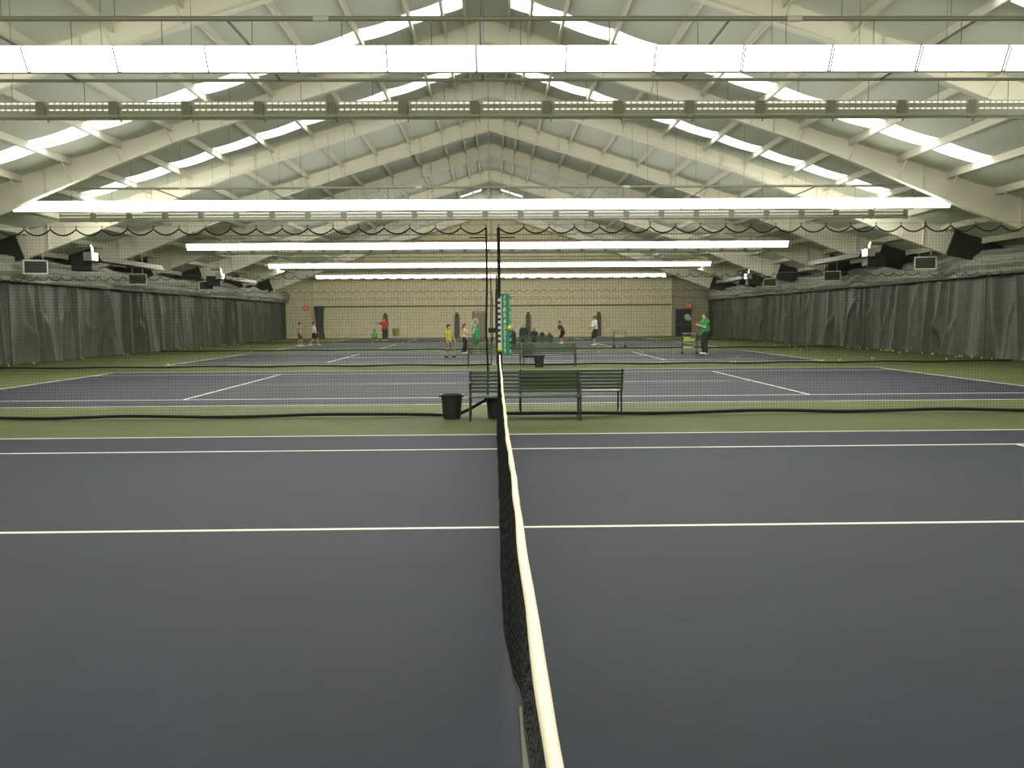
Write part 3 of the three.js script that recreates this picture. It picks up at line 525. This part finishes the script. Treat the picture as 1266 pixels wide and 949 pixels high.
function pile(pos, turn, n, y0, label, group) { const c = Math.cos(turn), q = Math.sin(turn); for (let i = 0; i < n; i++) { const k = Math.floor(i / 35), j = i % 35, lx = -0.15 + (j % 5) * 0.069 + (k % 2) * 0.03, lz = -0.23 + Math.floor(j / 5) * 0.069 + (k % 2) * 0.03; ballAt([pos[0] + lx * c + lz * q, y0 + k * 0.057, pos[2] - (-lx * q + lz * c)], label, group); } }
const laid = [];
const inHall = p => { const q = [Math.max(CURT[-1] + 0.42, Math.min(CURT[1] - 0.42, p[0])), p[1], Math.min(p[2], 75.5)]; while (laid.some(o => Math.hypot(o[0] - q[0], o[2] - q[2]) < 0.09)) q[2] -= 0.1; laid.push(q); return q; };
seed = 900;
{
  const p1 = [8.55, 0, 38.75]; makeCart('ball cart heaped with yellow balls beside the coach in green', p1, 1.4); pile(p1, 1.4, 90, 0.56, 'yellow ball heaped in the cart beside the coach', 'balls in the coach cart'); pile(p1, 1.4, 26, 0.25, 'pale ball on the lower shelf of the coach cart', 'balls on the coach cart shelf');
  const p2 = [6.72, 0, 47.6]; makeCart('ball cart standing alone right of the boy in white', p2, 1.6); pile(p2, 1.6, 60, 0.56, 'yellow ball heaped in the lone ball cart', 'balls in the lone cart');
  const bagP = thing('ball_hopper', 'olive wire ball hopper beside the red-shirted woman', 'hopper', [-7.55, 0, 68]); part('basket', new THREE.CylinderGeometry(0.28, 0.22, 0.6, 16, 1, true).translate(0, 0.62, 0), std(0x7d7f3e, 0.8, { side: THREE.DoubleSide }), bagP); part('stand', [bar(v3(-0.2, 0, 0), v3(-0.2, 0.9, 0), 0.02), bar(v3(0.2, 0, 0), v3(0.2, 0.9, 0), 0.02)], M.grey, bagP);
  for (let i = 0; i < 14; i++) ballAt([-7.55 - 0.14 + (i % 4) * 0.075, 0.86, 68 - 0.14 + Math.floor(i / 4) * 0.075], 'yellow ball on top of the olive hopper', 'balls in the olive hopper');
  const ch = thing('folding_table', 'small dark folding table in front of the beige end wall', 'table', [-0.15, 0, 58]); part('top', rbx(0.55, 0.3, 0.4, 0, 0.85, 0, 0.03), M.dark, ch); for (const x of [-0.22, 0.22]) for (const z of [-0.15, 0.15]) part('leg', bar(v3(x, 0, z), v3(x, 0.75, z), 0.022), M.grey, ch);
}
seed = 333;
{ // loose balls: along both curtains and on the courts
  for (const [u, v] of [[1, 453], [22.5, 450], [92, 444], [154, 439], [158, 439], [204, 433.5], [212, 433.5], [224, 432.3], [229, 432], [237, 430.7], [243, 430.3], [249, 430.3], [255, 430.5], [260.5, 430.3], [276, 427], [279, 427], [289, 425.7], [294, 426.5], [301, 424.5], [307, 428], [314, 424], [338, 423]]) ballAt(inHall(gnd(u, v)), 'yellow ball lying along the foot of the curtains behind the two children', 'loose balls along the curtains left of the courts');
  for (const [u, v] of [[1047, 429.7], [1050, 429.7], [1058, 430.5], [1063, 430.8], [1076, 431.5], [1089, 433.3], [1095, 433.5], [1098, 434], [1103, 434], [1108, 434], [1112, 436.5], [1124.5, 435.5], [1143, 437], [1153, 438], [1157, 438], [1182, 441.7], [1186, 441.2], [1192, 441], [1209, 442], [1220, 443], [1237, 444], [1170, 444.6], [1078, 443.5], [1018, 446], [1038, 446], [990, 432.7], [996, 427], [1003, 426.8], [998, 429.5], [984, 429.5], [976, 427.5], [972, 424.5], [958, 427], [946, 421.3], [930, 420.5], [917, 419.5], [910, 420.3], [897, 418], [891, 417.5], [881, 417.2], [876, 416.5]]) ballAt(inHall(gnd(u, v)), 'yellow ball lying along the foot of the curtains behind the coach', 'loose balls along the curtains on the coach side');
  for (const [u, v] of [[208, 451.7], [311, 435], [898.5, 426.5], [912, 442.7], [904, 448.5], [909, 448.7], [833, 436.5], [794, 436], [791.5, 439.7], [817, 449], [762, 430], [784, 420.5], [740, 436], [545, 423], [600, 421], [593, 420], [498, 424], [460, 424]]) ballAt(inHall(gnd(u, v)), 'single yellow ball lying loose out on the courts', 'loose balls out on the courts');
}
function racketGeo() { // along +y, grip end at the origin
  const head = new THREE.TorusGeometry(0.125, 0.011, 6, 28).scale(1, 1.32, 1).translate(0, 0.53, 0), parts = [head, bar(v3(0, 0, 0), v3(0, 0.2, 0), 0.018, 8), bar(v3(0, 0.2, 0), v3(-0.05, 0.375, 0), 0.011, 6), bar(v3(0, 0.2, 0), v3(0.05, 0.375, 0), 0.011, 6)], st = [];
  for (let i = -5; i <= 5; i++) { const x = i * 0.021, h = 0.16 * Math.sqrt(Math.max(0, 1 - (x / 0.122) ** 2)); st.push(bar(v3(x, 0.53 - h, 0), v3(x, 0.53 + h, 0), 0.003, 3)); }
  for (let i = -7; i <= 7; i++) { const y = i * 0.021, w = 0.12 * Math.sqrt(Math.max(0, 1 - (y / 0.16) ** 2)); st.push(bar(v3(-w, 0.53 + y, 0), v3(w, 0.53 + y, 0), 0.003, 3)); }
  return [merge(parts), merge(st)];
}
function racket(label, hand, dir, color) {   // hand: hall point, dir: direction of the shaft
  const t = thing('tennis_racket', label, 'racket', hand), [f, s] = racketGeo();
  t.quaternion.setFromUnitVectors(v3(0, 1, 0), dir.clone().normalize());
  const fr = part('frame', f, std(color, 0.4), t); part('strings', s, M.string, fr); return t;
}

// ------------------------------------------------------------------ people
function mcGeo(fn, lo, hi, res) {
  const mc = new MarchingCubes(res, undefined, false, false, 60000), n = mc.size, half = n / 2, c = lo.clone().add(hi).multiplyScalar(0.5), s = hi.clone().sub(lo).multiplyScalar(0.5), P = v3();
  mc.isolation = 0; let k = 0;
  for (let z = 0; z < n; z++) for (let y = 0; y < n; y++) for (let x = 0; x < n; x++) { P.set(c.x + (x - half) / half * s.x, c.y + (y - half) / half * s.y, c.z + (z - half) / half * s.z); mc.field[k++] = -fn(P); }
  mc.update();
  const p = new Float32Array(mc.positionArray.slice(0, mc.count * 3)), g = new THREE.BufferGeometry();
  for (let i = 0; i < p.length; i += 3) { p[i] = p[i] * s.x + c.x; p[i + 1] = p[i + 1] * s.y + c.y; p[i + 2] = p[i + 2] * s.z + c.z; }
  g.setAttribute('position', new THREE.BufferAttribute(p, 3));
  const m = mergeVertices(g, 1e-4); m.computeVertexNormals(); const f = m.toNonIndexed();
  f.setAttribute('uv', new THREE.BufferAttribute(new Float32Array(f.attributes.position.count * 2), 2)); return f;
}
const AB = v3(), AP = v3();
function cap(p, a, b, r1, r2) { AB.subVectors(b, a); AP.subVectors(p, a); const t = Math.max(0, Math.min(1, AP.dot(AB) / AB.lengthSq())); return AP.addScaledVector(AB, -t).length() - (r1 + (r2 - r1) * t); }
const smin = (a, b, k) => { const h = Math.max(k - Math.abs(a - b), 0) / k; return Math.min(a, b) - h * h * k * 0.25; };
const ell = (p, c, rx, ry, rz) => { const x = (p.x - c.x) / rx, y = (p.y - c.y) / ry, z = (p.z - c.z) / rz, l = Math.sqrt(x * x + y * y + z * z); return (l - 1) * Math.min(rx, ry, rz); };
// unit head: chin at y 0, crown at y 1, face to +z
const headGeo = (() => mcGeo(p => {
  let d = ell(p, v3(0, 0.6, -0.03), 0.34, 0.4, 0.42); d = smin(d, ell(p, v3(0, 0.28, 0.1), 0.25, 0.28, 0.28), 0.15);
  d = smin(d, cap(p, v3(0, 0.5, 0.37), v3(0, 0.36, 0.46), 0.035, 0.06), 0.06);
  for (const s of [-1, 1]) { d = smin(d, ell(p, v3(s * 0.345, 0.47, -0.02), 0.05, 0.12, 0.08), 0.03); d = Math.max(d, -ell(p, v3(s * 0.14, 0.5, 0.41), 0.075, 0.045, 0.06)); d = smin(d, ell(p, v3(s * 0.14, 0.5, 0.35), 0.06, 0.045, 0.045), 0.01); }
  d = Math.max(d, -ell(p, v3(0, 0.2, 0.4), 0.11, 0.016, 0.06));
  return smin(d, cap(p, v3(0, 0.2, -0.06), v3(0, -0.2, -0.08), 0.2, 0.22), 0.08);
}, v3(-0.5, -0.3, -0.55), v3(0.5, 1.1, 0.6), 46))();
// hand of unit length 1 along -y from the wrist, palm facing +z, thumb toward +x
const handGeo = (() => { const F = []; [[0.17, 0.4], [0.06, 0.46], [-0.05, 0.43], [-0.15, 0.34]].forEach(([x, l], i) => { const a = v3(x, -0.46, 0), b = v3(x * 1.12, -0.46 - l * 0.5, 0.06), c = v3(x * 1.12, -0.46 - l * 0.9, 0.22); F.push([a, b, 0.058, 0.054], [b, c, 0.054, 0.044]); });
  const T = [[v3(0.14, -0.18, 0.04), v3(0.3, -0.36, 0.1), 0.075, 0.06], [v3(0.3, -0.36, 0.1), v3(0.33, -0.55, 0.18), 0.06, 0.045]];
  return mcGeo(p => { let d = ell(p, v3(0.01, -0.28, 0), 0.22, 0.27, 0.1); d = smin(d, cap(p, v3(0, 0.1, 0), v3(0, -0.12, 0), 0.12, 0.13), 0.08); let f = 9; for (const [a, b, r, q] of F) f = Math.min(f, cap(p, a, b, r, q)); d = smin(d, f, 0.04); let t = 9; for (const [a, b, r, q] of T) t = Math.min(t, cap(p, a, b, r, q)); return smin(d, t, 0.05); }, v3(-0.42, -1.05, -0.25), v3(0.52, 0.2, 0.42), 44); })();
function makePerson(o) {
  // joints in a body frame: +z forward, +x the person's left, height h; pose tables give fractions of the height
  const h = o.h, S = (x, y, z) => v3(x * h, y * h, z * h), J = {
    hipL: S(0.05, 0.5, 0), hipR: S(-0.05, 0.5, 0), kneeL: S(0.06, 0.28, 0.02), kneeR: S(-0.06, 0.28, 0.02), ankL: S(0.065, 0.045, -0.01), ankR: S(-0.065, 0.045, -0.01),
    pelvis: S(0, 0.52, 0), chest: S(0, 0.72, 0), shL: S(0.105, 0.8, 0), shR: S(-0.105, 0.8, 0), neck: S(0, 0.83, 0), elL: S(0.14, 0.63, 0.02), elR: S(-0.14, 0.63, 0.02), wrL: S(0.14, 0.49, 0.06), wrR: S(-0.14, 0.49, 0.06) };
  for (const k in o.pose ?? {}) J[k] = S(...o.pose[k]);
  const t = thing('person', o.label, 'person', o.at, o.turn), w = o.wide ?? 1, R = x => x * h * w;
  const headT = J.neck.clone().add(S(...(o.head ?? [0, 0.03, 0.01])));
  const limbs = p => {
    let d = cap(p, J.kneeL, J.ankL, R(0.031), R(0.021)); d = Math.min(d, cap(p, J.kneeR, J.ankR, R(0.031), R(0.021)));
    let l = Math.min(cap(p, J.hipL, J.kneeL, R(0.05), R(0.032)), cap(p, J.hipR, J.kneeR, R(0.05), R(0.032))); d = smin(d, l, R(0.02));
    d = smin(d, cap(p, J.pelvis, J.chest, R(0.075), R(0.08)), R(0.04)); d = smin(d, cap(p, J.shL, J.shR, R(0.04), R(0.04)), R(0.05));
    d = smin(d, Math.min(cap(p, J.shL, J.elL, R(0.03), R(0.024)), cap(p, J.shR, J.elR, R(0.03), R(0.024))), R(0.03)); d = smin(d, Math.min(cap(p, J.elL, J.wrL, R(0.024), R(0.016)), cap(p, J.elR, J.wrR, R(0.024), R(0.016))), R(0.015));
    return smin(d, cap(p, J.neck, headT, R(0.03), R(0.03)), R(0.03));
  };
  const box = (keys, pad) => { const b = new THREE.Box3(); keys.forEach(k => b.expandByPoint(J[k])); b.expandByScalar(pad * h); return [b.min, b.max]; };
  const all = Object.keys(J), body = [mcGeo(limbs, ...box(all, 0.09), 70)];
  const hs = 0.135 * h * (o.headScale ?? 1), tilt = new THREE.Matrix4().makeRotationFromEuler(new THREE.Euler(o.nod ?? 0, o.look ?? 0, 0, 'YXZ')), hm = new THREE.Matrix4().makeTranslation(headT.x, headT.y, headT.z).multiply(tilt).multiply(new THREE.Matrix4().makeScale(hs, hs, hs));
  body.push(headGeo.clone().applyMatrix4(hm));
  for (const s of ['L', 'R']) { const dir = J['wr' + s].clone().sub(J['el' + s]).normalize(), q = new THREE.Quaternion().setFromUnitVectors(v3(0, -1, 0), dir), hh = 0.1 * h; body.push(handGeo.clone().applyMatrix4(new THREE.Matrix4().compose(J['wr' + s], q, v3(s === 'L' ? -hh : hh, hh, hh)))); }
  // a mirrored hand turns its faces over: put them back
  { const g = body[2], p = g.attributes.position; for (let i = 0; i < p.count; i += 3) { const x = [p.getX(i), p.getY(i), p.getZ(i)]; p.setXYZ(i, p.getX(i + 1), p.getY(i + 1), p.getZ(i + 1)); p.setXYZ(i + 1, ...x); } g.computeVertexNormals(); }
  part('body', body, std(o.skin, 0.7), t);
  const wav = p => 0.004 * h * Math.sin(p.y * 26 / h + p.x * 15 / h);
  const shirt = p => { let d = cap(p, J.pelvis, J.chest, R(0.094), R(0.092)); d = smin(d, cap(p, J.shL, J.shR, R(0.05), R(0.05)), R(0.06)); const sl = o.sleeve ?? 0.6; for (const s of ['L', 'R']) { const a = J['sh' + s], b = J['el' + s], e = a.clone().lerp(b, Math.min(1, sl)); d = smin(d, cap(p, a, e, R(0.044), R(0.038)), R(0.03)); if (sl > 1) d = smin(d, cap(p, b, b.clone().lerp(J['wr' + s], 0.9), R(0.034), R(0.026)), R(0.02)); } return Math.max(d + wav(p), -cap(p, J.neck.clone().add(S(0, 0.015, 0)), J.neck.clone().add(S(0, 0.1, 0)), R(0.038), R(0.045))); };
  part('shirt', mcGeo(shirt, ...box(['pelvis', 'chest', 'shL', 'shR', 'elL', 'elR', ...(o.sleeve > 1 ? ['wrL', 'wrR'] : [])], 0.12), 50), std(o.shirt, 0.9), t);
  const pl = o.long ? 0.92 : o.shorts ?? 0.75;
  const pants = p => { let d = cap(p, J.hipL, J.hipR, R(0.072), R(0.072)); d = smin(d, cap(p, J.pelvis, J.pelvis.clone().add(S(0, 0.02, 0)), R(0.09), R(0.088)), R(0.03)); for (const s of ['L', 'R']) { const a = J['hip' + s], b = J['knee' + s], c = J['ank' + s]; if (o.long) { d = smin(d, Math.min(cap(p, a, b, R(0.064), R(0.046)), cap(p, b, b.clone().lerp(c, 0.95), R(0.046), R(0.038))), R(0.02)); } else d = smin(d, cap(p, a, a.clone().lerp(b, pl), R(0.064), R(0.056)), R(0.02)); } return Math.max(d + wav(p), p.y - J.pelvis.y - 0.05 * h); };
  part('trousers', mcGeo(pants, ...box(['pelvis', 'hipL', 'hipR', 'kneeL', 'kneeR', 'ankL', 'ankR'], 0.12), 56), std(o.pants, 0.9), t);
  for (const s of ['L', 'R']) { const a = J['ank' + s], L = 0.14 * h, g = mcGeo(p => { let d = smin(ell(p, v3(0, 0.028 * h, 0.045 * h), 0.032 * h, 0.026 * h, 0.078 * h), ell(p, v3(0, 0.04 * h, -0.005 * h), 0.03 * h, 0.038 * h, 0.036 * h), 0.02 * h); return Math.max(d, -p.y + 0.004 * h); }, v3(-0.06 * h, -0.02 * h, -0.07 * h), v3(0.06 * h, 0.11 * h, 0.15 * h), 24); part('shoe', g.translate(a.x, Math.max(0, a.y - 0.05 * h) - 0.004 * h, a.z), std(o.shoes ?? 0xd8d4c6, 0.8), t); }
  const hair = p => { let d = ell(p, v3(0, 0.66, -0.07), 0.385, 0.4, 0.44); d = Math.max(d, -(p.y - (p.z > 0.12 ? 0.68 : 0.36 - (o.bob ?? 0)))); if (o.tail) d = smin(d, cap(p, v3(0, 0.6, -0.42), v3(0, -0.45, -0.62), 0.17, 0.08), 0.1); if (o.longHair) d = smin(d, Math.max(ell(p, v3(0, 0.3, -0.2), 0.42, 0.62, 0.34), p.z - 0.1), 0.06); return d; };
  part('hair', mcGeo(hair, v3(-0.6, -0.7, -0.95), v3(0.6, 1.2, 0.55), 44).applyMatrix4(hm), std(o.hair, 0.85), t);
  t.userData.joints = undefined; delete t.userData.joints; t.J = J; return t;
}
const worldOf = (t, v) => { t.updateMatrixWorld(true); return v.clone().applyMatrix4(t.matrixWorld); };
{
  const R90 = Math.PI / 2;
  const g = (u, v) => gnd(u, v);
  const coach = makePerson({ h: 1.78, at: [9.05, 0, 38.0], turn: -R90 + 0.2, label: 'coach in green T-shirt and black trousers holding a racket up', skin: 0xc49a78, shirt: 0x2f8a4a, pants: 0x24261f, long: true, hair: 0x4a3a2c, shoes: 0xcfcabb, wide: 1.18,
    pose: { elL: [0.13, 0.66, 0.06], wrL: [0.06, 0.7, 0.17], elR: [-0.13, 0.65, 0.06], wrR: [-0.05, 0.69, 0.18] } });
  { const p = worldOf(coach, coach.J.wrR); const q = worldOf(coach, coach.J.wrR.clone().add(v3(0.0, 0.3, 0.3))); racket('grey tennis racket held up by the coach in green', [p.x - 0.06, p.y - 0.02, -p.z], q.sub(p).normalize(), 0x55605f).position.y += 0.02; }
  part('waist_cloth', gridSurface(10, 10, (u, v) => [-0.1 + u * 0.2, 0.62 + v * 0.36, -0.21 - 0.05 * Math.sin(v * 2) + 0.015 * Math.sin(u * 9 + v * 4)]), std(0x22241e, 0.9, { side: THREE.DoubleSide }), coach);
  makePerson({ h: 1.33, at: g(555, 441.5), turn: 0.9, label: 'boy in yellow shirt and grey shorts on the middle court', skin: 0xb98e68, shirt: 0xa9a63a, pants: 0x6b6a5c, hair: 0x2b241d, shoes: 0x3a3833, headScale: 1.25, shorts: 1.15, pose: { ankL: [0.13, 0.045, 0.06], kneeL: [0.09, 0.27, 0.07], ankR: [-0.12, 0.045, -0.03], kneeR: [-0.09, 0.28, 0.02], wrL: [0.13, 0.52, 0.14], elL: [0.14, 0.63, 0.03] } });
  const girl = makePerson({ h: 1.36, at: g(575, 437), turn: R90 - 0.2, label: 'girl with red ponytail, pale top and black leggings swinging a racket', skin: 0xc79f80, shirt: 0xcfc0ac, pants: 0x2b2626, long: true, hair: 0x7b3f2c, tail: true, headScale: 1.2, sleeve: 0.5, pose: { wrL: [0.06, 0.68, 0.24], elL: [0.12, 0.66, 0.1], wrR: [-0.02, 0.68, 0.24], elR: [-0.11, 0.65, 0.1], ankR: [-0.06, 0.045, -0.08], kneeR: [-0.06, 0.28, 0.0] } });
  { const p = worldOf(girl, girl.J.wrL); racket('white tennis racket raised by the red-haired girl', [p.x + 0.05, p.y + 0.02, -p.z], v3(0.2, 1, 0.1), 0xe4e2d6); }
  makePerson({ h: 1.4, at: g(589, 436.5), turn: Math.PI + 0.5, label: 'child in green shirt behind the bench beside the red-haired girl', skin: 0xb98e68, shirt: 0x3f9a68, pants: 0x3f7a58, hair: 0x2a251d, headScale: 1.2, pose: { wrL: [0.12, 0.62, 0.16], elL: [0.14, 0.62, 0.03] } });
  makePerson({ h: 1.72, at: [-8.25, 0, 66.8], turn: -0.25, label: 'woman in red shirt and dark trousers pointing an arm out', skin: 0xa87f60, shirt: 0xa8302a, pants: 0x2c2c30, long: true, hair: 0x3a2a1c, longHair: true, wide: 1.15, sleeve: 0.8, pose: { elR: [-0.2, 0.74, 0.06], wrR: [-0.31, 0.78, 0.1], elL: [0.15, 0.63, 0.02], wrL: [0.18, 0.5, 0.04] } });
  makePerson({ h: 1.25, at: [-9.0, 0, 66.5], turn: 0.5, label: 'child in bright green crouching beside the woman in red', skin: 0xa87f60, shirt: 0x5fb04a, pants: 0x3e6b3c, hair: 0x2a251d, headScale: 1.3, pose: { pelvis: [0, 0.2, -0.06], chest: [0, 0.38, 0.0], shL: [0.11, 0.46, 0.02], shR: [-0.11, 0.46, 0.02], neck: [0, 0.49, 0.03], hipL: [0.06, 0.18, -0.05], hipR: [-0.06, 0.18, -0.05], kneeL: [0.13, 0.27, 0.14], kneeR: [-0.13, 0.27, 0.14], ankL: [0.1, 0.045, 0.03], ankR: [-0.1, 0.045, 0.03], elL: [0.17, 0.32, 0.1], elR: [-0.17, 0.32, 0.1], wrL: [0.1, 0.22, 0.2], wrR: [-0.1, 0.22, 0.2] } });
  makePerson({ h: 1.42, at: g(371, 427.5), turn: R90, label: 'child in pinkish top and dark shorts, bare legs, at the far corner', skin: 0xb58a68, shirt: 0xa8928a, pants: 0x5b3f3f, hair: 0x4a3228, headScale: 1.2, pose: { kneeL: [0.05, 0.28, 0.08], ankL: [0.05, 0.045, 0.04], kneeR: [-0.05, 0.28, 0.0], ankR: [-0.05, 0.05, -0.07], wrL: [0.1, 0.6, 0.14], elL: [0.14, 0.63, -0.03] } });
  makePerson({ h: 1.44, at: g(388.5, 427), turn: R90 + 0.2, label: 'child in white top and black shorts striding at the far corner', skin: 0xbd9472, shirt: 0xd5d2c6, pants: 0x26261f, hair: 0x3a2e22, headScale: 1.2, pose: { kneeL: [0.05, 0.29, 0.13], ankL: [0.05, 0.045, 0.19], kneeR: [-0.05, 0.28, -0.05], ankR: [-0.05, 0.05, -0.19], wrL: [0.1, 0.58, -0.12], elL: [0.13, 0.64, -0.08], wrR: [-0.1, 0.58, 0.12] } });
  makePerson({ h: 1.5, at: g(694, 424.5), turn: -R90 + 0.3, label: 'boy in dark red shirt and black shorts leaning forward, awaiting a ball', skin: 0xbd8f70, shirt: 0x4a2a2c, pants: 0x241c1c, hair: 0x3a2e22, headScale: 1.15, shorts: 0.95, pose: { pelvis: [0, 0.48, -0.07], chest: [0, 0.66, 0.02], shL: [0.1, 0.74, 0.06], shR: [-0.1, 0.74, 0.06], neck: [0, 0.77, 0.08], hipL: [0.05, 0.46, -0.07], hipR: [-0.05, 0.46, -0.07], kneeL: [0.08, 0.27, 0.03], kneeR: [-0.08, 0.27, 0.03], ankL: [0.09, 0.045, -0.04], ankR: [-0.09, 0.045, -0.04], elL: [0.14, 0.58, 0.08], elR: [-0.14, 0.58, 0.08], wrL: [0.06, 0.55, 0.2], wrR: [-0.06, 0.55, 0.2] } });
  makePerson({ h: 1.72, at: g(735, 427), turn: -R90 + 0.25, label: 'boy in white T-shirt and black shorts standing on the far court', skin: 0xb08763, shirt: 0xdedcd2, pants: 0x23241f, hair: 0x3a2e22, wide: 1.12, shorts: 0.95, pose: { elL: [0.14, 0.64, 0.03], wrL: [0.1, 0.6, 0.16], elR: [-0.14, 0.64, 0.03], wrR: [-0.1, 0.58, 0.14], ankL: [0.08, 0.045, 0.05], ankR: [-0.08, 0.045, -0.06] } });
}

renderer.render(scene, camera);
